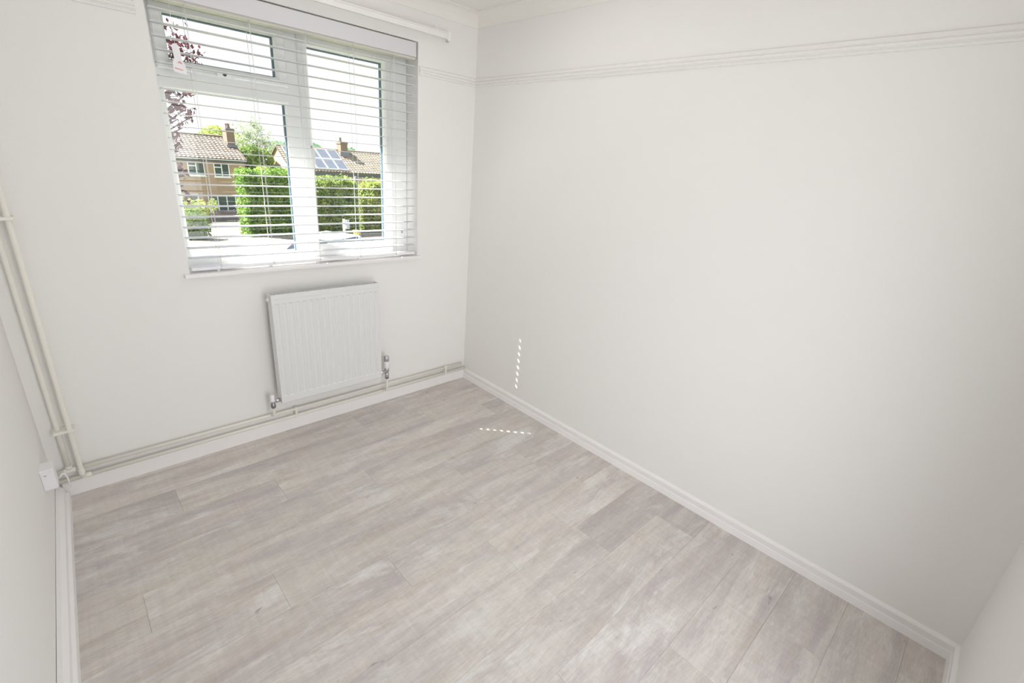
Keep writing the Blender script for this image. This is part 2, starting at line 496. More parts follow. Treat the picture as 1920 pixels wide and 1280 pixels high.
# coving: a quarter-round hollow between walls and ceiling
cv = [(0, 0), (0.004, 0)] + [(0.004 + 0.062 * (1 - math.cos(a)), 0.060 * math.sin(a)) for a in [PI / 2 * i / 8 for i in range(1, 9)]] + [(0.070, 0.060), (0.070, 0.066), (0, 0.066)]
cvm = MB()
zc = H - 0.065
cvm.sweep(cv, (XL, YB, zc), (XR, YB, zc), (0, -1, 0), 1, 1)
cvm.sweep(cv, (XR, YB, zc), (XR, YN, zc), (-1, 0, 0), 1, 1)
cvm.sweep(cv, (XLN, YN, zc), (XL, YB, zc), (1, 0, 0), 1, 1)
cvm.sweep(cv, (XR, YN, zc), (XLN, YN, zc), (0, 1, 0), 1, 1)
struct(cvm.build('trim_5', MT['ceil']), 'plain hollow coving between walls and ceiling')

# ------------------------------------------------------------------ floor planks (children of the floor)
random.seed(7)
PW, PL, GAP = 0.188, 1.29, 0.00015
def plank(x0, x1, y0, y1):
    c = 0.0007
    lx, ly = x1 - x0, y1 - y0
    mb = MB()
    vs = [(0, 0, -0.010), (lx, 0, -0.010), (lx, ly, -0.010), (0, ly, -0.010),
          (0, 0, -c), (lx, 0, -c), (lx, ly, -c), (0, ly, -c), (c, c, 0), (lx - c, c, 0), (lx - c, ly - c, 0), (c, ly - c, 0)]
    fs = [(3, 2, 1, 0), (8, 9, 10, 11)] + [(i, (i + 1) % 4, 4 + (i + 1) % 4, 4 + i) for i in range(4)] + [(4 + i, 4 + (i + 1) % 4, 8 + (i + 1) % 4, 8 + i) for i in range(4)]
    mb.add([(v[0] + x0, v[1] + y0, v[2]) for v in vs], fs)
    return mb.build('plank', MT['plank'], floor, loc=(x0, y0, 0), fix=False)

r = -1
while True:
    yt = -0.209 + PW * (1 - r) * 1.0 if r < 1 else -0.209 - PW * (r - 1)
    yt, yb = min(yt, 0.010), max(yt - PW, YN + 0.008)
    if r < 0:
        yb = -0.209 + PW
    if r == 0:
        yt, yb = -0.209 + PW, -0.209
    if yt <= YN + 0.02:
        break
    xl = XL + SK * ((yt + yb) / 2) + 0.008
    js = [-1.81 + 0.367 * (r - 1) + PL * k for k in range(-6, 4)]
    xs = [xl] + [j for j in js if xl + 0.05 < j < XR - 0.06] + [XR - 0.008]
    for a, b in zip(xs, xs[1:]):
        plank(a + GAP, b - GAP, yb + GAP, yt - GAP)
    r += 1

# ------------------------------------------------------------------ window_1
win = struct(empty('window_1', ((WX0 + WX1) / 2, 0.16, 0.928)), 'white plastic double glazed window with fanlight and casement')
FY0, FY1 = 0.130, 0.195                       # frame depth
ZS = 0.928                                    # sill top
def ring(mb, x0, x1, z0, z1, w, y0, y1, c=0.006, wl=None, wr=None, wb_=None, wt=None):
    """a four-sided frame of bevelled bars with a glazing chamfer on the inner edge"""
    wl, wr, wb_, wt = [w if q is None else q for q in (wl, wr, wb_, wt)]
    O = [(x0, z0), (x1, z0), (x1, z1), (x0, z1)]
    I = [(x0 + wl, z0 + wb_), (x1 - wr, z0 + wb_), (x1 - wr, z1 - wt), (x0 + wl, z1 - wt)]
    g = [1, -1, -1, 1]; h = [1, 1, -1, -1]
    rows = [[(O[i][0], y1, O[i][1]) for i in range(4)],
            [(O[i][0], y0 + c, O[i][1]) for i in range(4)],
            [(O[i][0] + g[i] * c, y0, O[i][1] + h[i] * c) for i in range(4)],
            [(I[i][0] - g[i] * c * 1.6, y0, I[i][1] - h[i] * c * 1.6) for i in range(4)],
            [(I[i][0], y0 + c * 1.6, I[i][1]) for i in range(4)],
            [(I[i][0], y1, I[i][1]) for i in range(4)]]
    vs = [v for rr in rows for v in rr]
    fs = []
    for k in range(6):
        a, b = k * 4, ((k + 1) % 6) * 4
        fs += [(a + i, a + (i + 1) % 4, b + (i + 1) % 4, b + i) for i in range(4)]
    return mb.add(vs, fs)

fr = MB()
FX0, FX1, FZ0, FZ1 = WX0 - 0.01, WX1 - 0.001, ZS - 0.002, WZ1 + 0.01
ring(fr, FX0, FX1, FZ0, FZ1, 0.05, FY0, FY1, wr=0.128, wt=0.105)
MX0, MX1 = -1.046, -0.940
fr.box(MX0, MX1, FY0 + 0.001, FY1 - 0.001, FZ0 + 0.03, FZ1 - 0.03, 0.005)          # mullion
fr.box(FX0 + 0.03, MX0 + 0.01, FY0 + 0.002, FY1 - 0.002, 1.690, 1.775, 0.005)      # transom
fr.build('window_frame', MT['upvc'], win)
# bead around the fixed light
fl = MB(); ring(fl, -1.575, MX0 + 0.008, 0.952, 1.704, 0.018, FY0 + 0.006, FY0 + 0.04, 0.004)
fl.build('glazing_bead', MT['upvc'], win)
fs_ = MB(); ring(fs_, -1.553, -1.042, 1.757, 1.994, 0.046, 0.112, 0.165, 0.006, wb_=0.036, wt=0.034)
fan = fs_.build('fanlight_sash', MT['upvc'], win)
cs = MB(); ring(cs, -0.988, -0.492, 0.944, 1.994, 0.046, 0.112, 0.165, 0.006, wb_=0.064, wt=0.044)
cas = cs.build('casement_sash', MT['upvc'], win)
def pane(x0, x1, z0, z1, y, par):
    p = MB().box(x0 - 0.004, x1 + 0.004, y, y + 0.004, z0 - 0.004, z1 + 0.004)
    o = p.build('pane', MT['glass'], par)
    s = MB(); ring(s, x0 - 0.003, x1 + 0.003, z0 - 0.003, z1 + 0.003, 0.0085, y + 0.005, y + 0.022, 0.001)
    s.build('spacer_bar', MT['gasket'], par)
pane(-1.557, -1.056, 0.970, 1.686, 0.147, win)
pane(-1.507, -1.088, 1.793, 1.960, 0.140, fan)
pane(-0.942, -0.538, 1.008, 1.950, 0.140, cas)
# fanlight handle: a flat lever with a dark lock button
fh = MB().box(-1.43, -1.275, 0.098, 0.112, 1.752, 1.764, 0.003).box(-1.345, -1.290, 0.088, 0.113, 1.757, 1.777, 0.004)
fh.build('fanlight_handle', MT['upvc'], fan)
MB().lathe([(0.0075, 0), (0.0075, 0.004), (0.006, 0.005)], (-1.316, 0.089, 1.767), (0, -1, 0)).build('lock_button', MT['black'], fan)
ch = MB().box(-0.966, -0.948, 0.100, 0.113, 1.430, 1.510, 0.003).tube([(-0.957, 0.101, 1.492), (-0.957, 0.084, 1.490), (-0.957, 0.078, 1.478), (-0.957, 0.080, 1.400)], [0.008, 0.008, 0.007, 0.006])
ch.build('casement_handle', MT['upvc'], cas)
MB().lathe([(0.005, 0), (0.005, 0.003)], (-0.957, 0.1, 1.503), (0, -1, 0)).build('lock_button', MT['grey'], cas)
# small cover cap on the frame
MB().box(-0.428, -0.420, FY0 - 0.005, FY0 + 0.002, 1.048, 1.072, 0.002).build('screw_cap', MT['grey'], win)
# sill board with horns
sl = MB()
sl.prism([(-1.598, -0.008), (-0.370, -0.008), (-0.370, YB + 0.002), (WX1 + 0.002, YB + 0.002), (WX1 + 0.002, FY0 + 0.01), (WX0 - 0.002, FY0 + 0.01), (WX0 - 0.002, YB + 0.002), (-1.598, YB + 0.002)], 2, 0.911, ZS)
so = sl.build('window_sill', MT['trim'], win)
bm = bmesh.new(); bm.from_mesh(so.data)
bmesh.ops.bevel(bm, geom=[e for e in bm.edges if all(abs(v.co.y + 0.168) < 1e-4 for v in e.verts) and abs(e.verts[0].co.z - e.verts[1].co.z) < 1e-5], offset=0.004, segments=2, affect='EDGES')
bm.to_mesh(so.data); bm.free()
# outside sill
MB().prism([(FY1 - 0.01, 0.925), (0.35, 0.895), (0.35, 0.875), (FY1 - 0.01, 0.90)], 0, WX0 - 0.05, WX1 + 0.05).build('outer_sill', MT['upvc'], win)

# ------------------------------------------------------------------ venetian blind
bl = tag(empty('venetian_blind', (-0.98, 0.045, 0.936)), 'white venetian blind with wide open slats inside the window opening', 'blind')
LX = [-1.459, -1.227, -0.994, -0.764, -0.540]
HX = [LX[2], LX[4]]             # cord route holes: where the sun comes through in dots
SX0, SX1, SY, SD, ST = -1.566, -0.399, 0.045, 0.0230, 0.0028
def slat_mesh(z):
    xs = [SX0]
    for x in HX:
        xs += [x - 0.0038, x + 0.0038]
    xs += [SX1]
    ys = [SY - SD, SY - 0.010, SY + 0.010, SY + SD]
    mb = MB()
    nx, ny = len(xs), len(ys)
    def cell(i, j): return 0 <= i < nx - 1 and 0 <= j < ny - 1 and not (i % 2 == 1 and j == 1)
    vs = [(x, y, z + dz) for dz in (-ST / 2, ST / 2) for y in ys for x in xs]
    N = nx * ny
    fs = []
    for i in range(nx - 1):
        for j in range(ny - 1):
            if not cell(i, j): continue
            a, b, c, d = j * nx + i, j * nx + i + 1, (j + 1) * nx + i + 1, (j + 1) * nx + i
            fs += [(a, d, c, b), (N + a, N + b, N + c, N + d)]
            for di, dj, p, q in ((0, -1, a, b), (1, 0, b, c), (0, 1, c, d), (-1, 0, d, a)):
                if not cell(i + di, j + dj):
                    fs.append((p, q, N + q, N + p))
    return mb.add(vs, fs)
Z0, PITCH, NS = 1.905, 0.0457, 21
s0 = slat_mesh(Z0).build('slat', MT['slat'], bl, loc=(-0.98, SY, Z0), fix=False)
for k in range(-1, NS):
    if k == 0: continue
    z = Z0 - PITCH * k
    if z < 0.985: z = 0.990
    c = s0.copy(); COL.objects.link(c); c.parent = bl
    c.location = (0, 0, z - 0.936)
MB().box(SX0, SX1, 0.021, 0.073, 1.982, 2.040, 0.003).build('head_rail', MT['head'], bl)
val = MB().box(-1.572, -0.408, -0.002, 0.008, 1.990, 2.058, 0.003).box(-1.572, -0.566 - 1.0, 0.008, 0.06, 1.990, 2.058).box(-0.414, -0.408, 0.008, 0.06, 1.990, 2.058)
val.build('valance', MT['valance'], bl)
MB().box(SX0, SX1, SY - SD, SY + SD, 0.936, 0.951, 0.004).build('bottom_rail', MT['plastic'], bl)
for x in LX:
    lc = MB()
    lc.tube([(x + 0.011, SY - SD - 0.001, 1.985), (x + 0.011, SY - SD - 0.001, 0.938)], 0.0010, 6)
    lc.tube([(x + 0.011, SY + SD + 0.001, 1.985), (x + 0.011, SY + SD + 0.001, 0.938)], 0.0010, 6)
    lc.tube([(x + 0.014, SY - SD - 0.0015, 1.985), (x + 0.014, SY - SD - 0.0015, 0.938)], 0.0007, 6)
    lc.build('ladder_cord', MT['cord'], bl)
    MB().lathe([(0.007, 0), (0.0075, 0.003), (0.006, 0.008)], (x, SY - SD + 0.010, ZS), (0, 0, 1), 12).build('cord_button', MT['plastic'], bl)

# child safety tag hanging from the head rail
tg = tag(empty('safety_tag', (-1.495, 0.012, 1.74)), 'white hanging tag with rounded top and red print before the fanlight', 'tag')
pts = [(-1.518, 1.742), (-1.474, 1.736)]
out = []
cx, cz = -1.4985, 1.828
for a in range(0, 181, 20):
    out.append((cx + 0.0125 * math.cos(math.radians(a)), cz + 0.0125 * math.sin(math.radians(a))))
out += [(-1.508, 1.790), (-1.516, 1.772), (-1.515, 1.741), (-1.472, 1.735), (-1.474, 1.770), (-1.483, 1.790)]
MB().prism(out, 1, 0.0108, 0.0122).build('card', MT['plastic'], tg)
MB().prism([(-1.501, 1.774), (-1.482, 1.771), (-1.490, 1.781)], 1, 0.0100, 0.0109).build('red_triangle', MT['red'], tg)
MB().prism([(-1.511, 1.756), (-1.484, 1.751), (-1.484, 1.7475), (-1.511, 1.752)], 1, 0.0100, 0.0109).build('red_line', MT['red'], tg)
MB().tube([(-1.4985, 0.0115, 1.836), (-1.4985, 0.0150, 1.985)], 0.0007, 6).build('string', MT['cord'], tg)

# ------------------------------------------------------------------ curtain rail
cr = tag(empty('curtain_rail', (-0.24, YB, 2.115)), 'white curtain rail on the wall above the blind', 'curtain rail')
rail = MB().box(-1.80, -0.242, -0.050, -0.036, 2.103, 2.131, 0.003).box(-1.80, -0.242, -0.056, -0.034, 2.126, 2.132, 0.002)
rail.build('rail', MT['wall'], cr)
MB().box(-0.244, -0.226, -0.058, -0.030, 2.094, 2.136, 0.004).build('end_stop', MT['trim'], cr)
for x in (-0.27, -0.98, -1.7):
    MB().box(x - 0.012, x + 0.012, -0.036, YB, 2.122, 2.134, 0.002).box(x - 0.014, x + 0.014, YB - 0.004, YB, 2.110, 2.165, 0.001).build('bracket', MT['trim'], cr)
g_ = MB()
for x in (-0.247, -0.236):
    g_.tube([(x, -0.045, 2.098), (x, -0.045, 2.086)], 0.003, 8)
g_.build('glider', MT['grey'], cr)

# ------------------------------------------------------------------ radiator
rd = tag(empty('radiator', (-0.991, YB, 0.215)), 'white fluted steel panel radiator under the window', 'radiator')
RX0, RX1, RZ0, RZ1, RF, RB = -1.281, -0.702, 0.219, 0.812, -0.090, -0.030
NF = 17
pit = 0.0333
x_first = (RX0 + RX1) / 2 - pit * (NF - 1) / 2
xs = [RX0 + 0.004]
dep = [0]
for k in range(NF):
    xc = x_first + pit * k
    for dx, d in ((-0.0140, 0), (-0.0060, 1), (0.0060, 1), (0.0140, 0)):
        xs.append(xc + dx); dep.append(d)
xs.append(RX1 - 0.004); dep.append(0)
zs = [(RZ0 + 0.004, 0), (RZ0 + 0.040, 0), (RZ0 + 0.046, 1), (RZ1 - 0.050, 1), (RZ1 - 0.044, 0), (RZ1 - 0.024, 0), (RZ1 - 0.021, -0.35), (RZ1 - 0.004, -0.35)]
vs, fs = [], []
for z, a in zs:
    for x, d in zip(xs, dep):
        vs.append((x, RF + (0.0042 * d * a if a >= 0 else 0.003 * a), z))
n = len(xs)
for j in range(len(zs) - 1):
    for i in range(n - 1):
        fs.append((j * n + i, j * n + i + 1, (j + 1) * n + i + 1, (j + 1) * n + i))
pm = MB().add(vs, fs)
pm.box(RX0 + 0.004, RX1 - 0.004, RF + 0.006, RF + 0.012, RZ0 + 0.004, RZ1 - 0.004)
lo, hi = RZ0 + 0.004, RZ1 - 0.004
pm.prism([(RF, lo), (RF + 0.004, lo - 0.004), (RF + 0.012, lo - 0.004), (RF + 0.012, lo)], 0, RX0 + 0.004, RX1 - 0.004)
pm.prism([(RF - 0.001, hi), (RF + 0.012, hi), (RF + 0.012, hi + 0.004), (RF + 0.004, hi + 0.004)], 0, RX0 + 0.004, RX1 - 0.004)
pm.build('front_panel', MT['rad'], rd, fix=False)
for xa_, xb_ in ((RX0, RX0 + 0.005), (RX1 - 0.005, RX1)):
    MB().box(xa_, xb_, RF - 0.001, RB, RZ0 + 0.002, RZ1 + 0.001, 0.002).build('side_panel', MT['rad'], rd)
MB().box(RX0 + 0.006, RX1 - 0.006, RF + 0.014, RB + 0.012, RZ0 + 0.02, RZ1 - 0.03).build('convector', MT['dark'], rd)
gr = MB()
for k in range(24):
    x = RX0 + 0.02 + k * (RX1 - RX0 - 0.04) / 23
    gr.box(x - 0.0018, x + 0.0018, RF + 0.012, RB - 0.004, RZ1 - 0.018, RZ1 - 0.010)
for y in (RF + 0.010, RB - 0.004):
    gr.box(RX0 + 0.005, RX1 - 0.005, y, y + 0.003, RZ1 - 0.018, RZ1 - 0.006)
gr.build('top_grille', MT['rad'], rd)
for x in (RX0 + 0.12, RX1 - 0.12):
    MB().box(x - 0.015, x + 0.015, RB - 0.004, YB, RZ0 + 0.06, RZ1 - 0.06).build('wall_bracket', MT['rad'], rd)
vz = RZ1 - 0.028
MB().lathe([(0.011, 0), (0.011, 0.008), (0.007, 0.009), (0.006, 0.013)], (RX0, -0.055, vz), (-1, 0, 0), 12).build('air_vent', MT['rad'], rd)
# thermostatic valve on the right
tx, ty = -0.651, -0.060
MB().lathe([(0.0105, 0.200), (0.013, 0.206), (0.013, 0.222), (0.0105, 0.228), (0.012, 0.236), (0.0145, 0.238), (0.0145, 0.258), (0.013, 0.262)], (tx, ty, 0), (0, 0, 1), 16).tube([(tx, ty, 0.238), (RX1 - 0.002, ty, 0.238)], 0.0085, 12).build('valve_body', MT['chrome'], rd)
MB().lathe([(0.0150, 0.262), (0.0170, 0.266), (0.0170, 0.304), (0.0155, 0.308)], (tx, ty, 0), (0, 0, 1), 18).build('valve_collar', MT['plastic'], rd)
th = MB().lathe([(0.0150, 0.307), (0.0158, 0.311), (0.0150, 0.338), (0.0125, 0.342)], (tx, ty, 0), (0, 0, 1), 18)
for k in range(10):
    a = 2 * PI * k / 10
    th.tube([(tx + 0.0150 * math.cos(a), ty + 0.0150 * math.sin(a), 0.311), (tx + 0.0142 * math.cos(a), ty + 0.0142 * math.sin(a), 0.338)], 0.0016, 6)
th.build('valve_head', MT['chrome'], rd)
MB().lathe([(0.0115, 0.190), (0.0130, 0.194), (0.0130, 0.204), (0.011, 0.208)], (tx, ty, 0), (0, 0, 1), 8).build('valve_nut', MT['steel'], rd)
# lockshield valve on the left
lx = -1.318
MB().lathe([(0.011, 0.196), (0.0125, 0.200), (0.0125, 0.216), (0.010, 0.220), (0.010, 0.232)], (lx, ty, 0), (0, 0, 1), 14).build('lockshield_body', MT['steel'], rd)
MB().tube([(lx, ty, 0.233), (lx + 0.012, ty, 0.234), (lx + 0.013, ty, 0.234), (RX0 + 0.002, ty, 0.234)], [0.0075, 0.0085, 0.0115, 0.0115], 8).build('lockshield_union', MT['chrome'], rd)
MB().lathe([(0.0115, 0.232), (0.0120, 0.240), (0.0105, 0.268), (0.008, 0.272)], (lx, ty, 0), (0, 0, 1), 16).build('lockshield_cap', MT['plastic'], rd)

# ------------------------------------------------------------------ heating pipes
hp = tag(empty('heating_pipes', (-1.05, 0.0, 0.08)), 'cream painted heating pipes along the skirting and up the left corner', 'pipes')
ZU, ZL, RP = 0.125, 0.083, 0.0092
YP, YR = -0.004, -0.022
MB().tube([(-2.178, YP, ZU + 0.002), (-0.018, YP, ZU - 0.006)], RP).build('upper_pipe', MT['pipe'], hp)
MB().tube([(-2.178, YP, ZL), (0.010, YP, ZL - 0.003)], RP).build('lower_pipe', MT['pipe'], hp)
xr1, xr2 = -2.096, -2.132
rp = MB()
rp.tube([(xr1 + 0.006, YR, 2.21), (xr1, YR, 0.40), (xr1, YR, 0.115), (xr1 + 0.002, YR + 0.006, 0.098), (xr1 + 0.006, YP, ZL)], RP)
rp.lathe([(0.0105, -0.016), (0.0115, -0.014), (0.0115, 0.010), (0.0105, 0.012)], (xr1, YR, 0.118), (0, 0, 1), 12)
rp.lathe([(0.0105, -0.016), (0.0115, -0.014), (0.0115, 0.014), (0.0105, 0.016)], (xr1 + 0.012, YP, ZL), (1, 0, 0), 12)
rp.build('riser_pipe', MT['pipe'], hp)
rq = MB()
rq.tube([(xr2 + 0.002, YP, 2.21), (xr2, YP, 0.40), (xr2, YP, ZU)], RP)
rq.lathe([(0.0105, -0.02), (0.0115, -0.018), (0.0115, 0.018), (0.0105, 0.02)], (xr2, YP, ZU + 0.002), (1, 0, 0), 12)
rq.lathe([(0.0115, 0), (0.0115, 0.014), (0.0105, 0.016)], (xr2, YP, ZU + 0.008), (0, 0, 1), 12)
rq.build('riser_pipe', MT['pipe'], hp)
for z in (0.322, 1.185):
    MB().box(xr2 - 0.016, xr1 + 0.018, YR - 0.013, YB - 0.001, z - 0.006, z + 0.006, 0.002).build('pipe_clip', MT['pipe'], hp)
for x in (-1.190, -0.165):
    MB().box(x - 0.006, x + 0.006, YP - 0.011, YB - 0.001, ZL - 0.012, ZU + 0.012, 0.002).build('pipe_clip', MT['pipe'], hp)
MB().tube([(tx, ty, 0.192), (tx, ty, 0.125), (tx, ty + 0.010, 0.105), (tx, YP - 0.006, ZL + 0.006), (tx, YP, ZL)], 0.0062).build('valve_tail', MT['pipe'], hp)
MB().tube([(lx, ty, 0.198), (lx, ty, 0.165), (lx, ty + 0.012, 0.142), (lx, YP - 0.008, ZU + 0.004), (lx, YP, ZU)], 0.0062).build('valve_tail', MT['pipe'], hp)

# junction box and its cable in the left corner
jb = tag(empty('junction_box', (XL, -0.235, 0.212)), 'small white plastic box on the left wall above the skirting corner', 'box')
bx0 = XL + SK * -0.27 - 0.004
MB().box(bx0, -2.156, -0.268, -0.200, 0.212, 0.300, 0.004).build('box_body', MT['plastic'], jb)
MB().box(bx0 + 0.004, -2.160, -0.271, -0.268, 0.218, 0.294, 0.001).build('cover', MT['plastic'], jb)
MB().box(-2.186, -2.178, -0.2725, -0.2705, 0.278, 0.281).build('slot', MT['grey'], jb)
cab = MB()
cpts = [(-2.172, -0.203, 0.222), (-2.166, -0.14, 0.185), (-2.163, -0.075, 0.146), (-2.154, -0.062, 0.152), (-2.145, -0.060, 0.147), (-2.141, -0.058, 0.125), (-2.141, -0.052, 0.098), (-2.142, -0.040, 0.070)]
def smooth(p, k=5):
    P_ = [Vector(x) for x in p]
    P_ = [P_[0]] + P_ + [P_[-1]]
    o = []
    for i in range(1, len(P_) - 2):
        a, b, c, d = P_[i - 1:i + 3]
        for j in range(k):
            t = j / k
            o.append(0.5 * ((2 * b) + (c - a) * t + (2 * a - 5 * b + 4 * c - d) * t * t + (3 * b - a - 3 * c + d) * t ** 3))
    return o + [P_[-2]]
cab.tube(smooth(cpts), 0.0032, 8)
tag(cab.build('cable', MT['plastic'], None, loc=(-2.142, -0.040, 0.070)), 'thin white cable looping from the small box to the skirting', 'cable')

# ================================================================== outdoors
GZ = -2.65
def gz(y):
    return GZ if y < 22 else GZ - (y - 22) * 0.102
def ground_patch(name, m, pts, lift, label):
    """a patch following the ground, cut where the ground begins to fall"""
    mb = MB()
    mb.add([(x, y, gz(y) + lift) for x, y in pts] + [(x, y, gz(y) - 0.1) for x, y in pts],
           [tuple(range(len(pts)))] + [(i, (i + 1) % len(pts), len(pts) + (i + 1) % len(pts), len(pts) + i) for i in range(len(pts))])
    return struct(mb.build(name, m), label)
g = MB()
for y0, y1 in ((0.35, 22), (22, 140)):
    g.add([(-60, y0, gz(y0)), (120, y0, gz(y0)), (120, y1, gz(y1)), (-60, y1, gz(y1))], [(0, 1, 2, 3)])
struct(g.build('lawn', MT['grass']), 'grass ground around the houses')
ground_patch('road', MT['road'], [(-30, 9.5), (40, 9.5), (40, 17.0), (-30, 17.0)], 0.01, 'pale sunlit road beyond the window')
ground_patch('pavement', MT['conc'], [(-30, 17.0), (40, 17.0), (40, 21.4), (-30, 21.4)], 0.09, 'pale paved footway in front of the hedges')
dw = MB()
dw.add([(2.2, 21.3, gz(21.3) + .03), (4.9, 21.3, gz(21.3) + .03), (4.9, 22, GZ + .03), (2.6, 22, GZ + .03), (9.6, 40, gz(40) + .03), (5.2, 40, gz(40) + .03)], [(0, 1, 2, 3), (3, 2, 4, 5)])
struct(dw.build('driveway', MT['conc'], fix=False), 'pale paved driveway going down to the brown brick house')

rng = np.random.default_rng(5)
def leaves(name, m, parent, centers, size, loc, seed_norm=None):
    """many small folded leaves, one mesh: nobody could count them"""
    c = np.asarray(centers, float)
    n_ = len(c)
    a = rng.normal(size=(n_, 3)); a /= np.linalg.norm(a, axis=1)[:, None]
    b = rng.normal(size=(n_, 3)); b -= (a * b).sum(1)[:, None] * a; b /= np.linalg.norm(b, axis=1)[:, None]
    nn = np.cross(a, b)
    s_ = size * rng.uniform(0.6, 1.3, n_)[:, None]
    tip, tail = c + a * s_, c - a * s_
    l_, r_ = c + b * s_ * 0.55 + nn * s_ * 0.2, c - b * s_ * 0.55 + nn * s_ * 0.2
    v = np.stack([tail, r_, tip, l_], 1).reshape(-1, 3) - np.asarray(loc)
    me = bpy.data.meshes.new(name)
    me.vertices.add(n_ * 4); me.vertices.foreach_set('co', v.ravel().astype(np.float32))
    me.loops.add(n_ * 6)
    base = np.arange(n_)[:, None] * 4
    me.loops.foreach_set('vertex_index', (base + np.array([0, 1, 2, 0, 2, 3])).ravel().astype(np.int32))
    me.polygons.add(n_ * 2)
    me.polygons.foreach_set('loop_start', np.arange(0, n_ * 6, 3, dtype=np.int32))
    me.materials.append(m)
    me.update(); me.validate()
    o = bpy.data.objects.new(name, me)
    COL.objects.link(o)
    o['wp'] = list(loc)
    o['kind'] = 'stuff'
    if parent:
        o.parent = parent
        o.location = Vector(loc) - wpos(parent)
    else:
        o.location = loc
    return o

def hedge(x0, x1, y0, y1, z0, z1, m, n_, size, label, bumps=0.12):
    root = tag(empty('hedge', ((x0 + x1) / 2, (y0 + y1) / 2, z0)), label, 'hedge')
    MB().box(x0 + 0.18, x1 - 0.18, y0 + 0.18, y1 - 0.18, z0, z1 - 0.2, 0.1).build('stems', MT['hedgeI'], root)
    A = np.array([(x1 - x0) * (z1 - z0), (y1 - y0) * (z1 - z0), (y1 - y0) * (z1 - z0), (x1 - x0) * (y1 - y0)])
    w = rng.choice(4, n_, p=A / A.sum())
    u, v = rng.uniform(size=n_), rng.uniform(size=n_)
    P_ = np.zeros((n_, 3))
    lerp = lambda a, b, t: a + (b - a) * t
    P_[:, 0] = np.where(w == 1, x0, np.where(w == 2, x1, lerp(x0, x1, u)))
    P_[:, 1] = np.where(w == 0, y0, np.where(w == 3, lerp(y0, y1, v), lerp(y0, y1, u)))
    P_[:, 2] = np.where(w == 3, z1, lerp(z0, z1, v))
    wob = np.sin(P_[:, 0] * 3.1 + 1) * np.sin(P_[:, 2] * 2.7) + np.sin(P_[:, 0] * 7.3 + P_[:, 1] * 5) * 0.5
    P_[:, 1] += np.where(w == 0, wob * bumps * 0.6, 0)
    P_[:, 2] += np.where(w == 3, wob * bumps, 0)
    P_ += rng.normal(size=P_.shape) * 0.07
    P_[:, 2] = np.maximum(P_[:, 2], z0 + 0.03)
    leaves('foliage', m, root, P_, size, (root['wp'][0], root['wp'][1], z0))
    return root

def crown(blobs, n_, shell=0.35):
    out = []
    tot = sum(b[3] * b[4] * b[5] for b in blobs) ** 1.0
    for x, y, z, rx, ry, rz in blobs:
        k = int(n_ * rx * ry * rz / tot)
        d = rng.normal(size=(k, 3)); d /= np.linalg.norm(d, axis=1)[:, None]
        rr = 1 - shell * rng.uniform(size=(k, 1)) ** 1.5
        out.append(np.array([x, y, z]) + d * rr * np.array([rx, ry, rz]))
    return np.concatenate(out)

def tree(name, base, blobs, n_, size, m, trunk_r, label, group=None, shell=0.35, bark='bark'):
    root = tag(empty(name, base), label, 'tree', group)
    b = Vector(base)
    t_ = MB()
    top = Vector((np.mean([q[0] for q in blobs]), np.mean([q[1] for q in blobs]), np.mean([q[2] for q in blobs])))
    mid = b.lerp(top, 0.5) + Vector((0.1, 0, 0))
    t_.tube(smooth([b, mid, top], 4), [trunk_r * (1 - 0.06 * i) for i in range(9)], 9)
    for q in blobs:
        e = Vector(q[:3])
        t_.tube([mid.lerp(top, 0.4), mid.lerp(e, 0.6) + Vector((0, 0, 0.1)), e], [trunk_r * 0.5, trunk_r * 0.35, trunk_r * 0.12], 7)
    t_.build('trunk', MT[bark], root)
    leaves('crown', m, root, crown(blobs, n_, shell), size, base)
    return root

# hedges, bush, post, pole, bin
hedge(4.55, 7.20, 21.9, 23.2, GZ, 0.22, MT['hedgeA'], 12000, 0.075, 'tall clipped green hedge seen through the left panes')
hedge(7.80, 9.78, 21.9, 23.2, GZ, -0.04, MT['hedgeC'], 9000, 0.08, 'tall loose green hedge left of the timber pole', 0.22)
hedge(10.58, 15.5, 21.9, 23.2, GZ, -0.22, MT['hedgeB'], 15000, 0.085, 'tall loose yellow green hedge right of the timber pole', 0.22)
b_ = tag(empty('bush', (2.45, 21.9, GZ)), 'low rounded green bush at the left of the driveway', 'bush')
leaves('foliage', MT['bush'], b_, crown([(2.35, 21.9, GZ + 0.62, 0.62, 0.6, 0.75), (1.8, 22.1, GZ + 0.5, 0.55, 0.5, 0.75), (2.6, 21.8, GZ + 0.35, 0.35, 0.4, 0.45)], 5200, 0.9), 0.06, (2.45, 21.9, GZ))
MB().tube([(2.45, 21.9, GZ), (2.3, 21.9, GZ + 0.5), (2.3, 21.9, GZ + 0.9)], [0.05, 0.04, 0.02], 8).build('stem', MT['bark'], b_)
pt = tag(empty('sign_post', (6.40, 16.0, GZ)), 'white post with a small grey box standing before the hedge', 'post')
MB().box(6.36, 6.44, 15.96, 16.04, GZ, -1.06, 0.01).build('post', MT['postm'], pt)
MB().box(6.49, 6.62, 15.97, 16.05, -1.46, -1.10, 0.01).box(6.44, 6.50, 15.98, 16.02, -1.30, -1.26).build('meter_box', MT['grey'], pt)
tag(MB().tube([(10.17, 22.6, GZ), (10.17, 22.6, 0.20), (10.17, 22.6, 0.24)], [0.085, 0.075, 0.05], 12).build('timber_pole', MT['pole'], None, loc=(10.17, 22.6, GZ)), 'dark timber pole standing in the gap between the hedges', 'pole')
bn = tag(empty('grit_bin', (9.02, 20.4, GZ + 0.09)), 'small yellow bin on the pavement before the hedge', 'bin')
bq = [(9.02 + sx * w_, 20.4 + sy * w_, GZ + z_) for z_, w_ in ((.09, .09), (.36, .12)) for sx, sy in ((-1, -1), (1, -1), (1, 1), (-1, 1))]
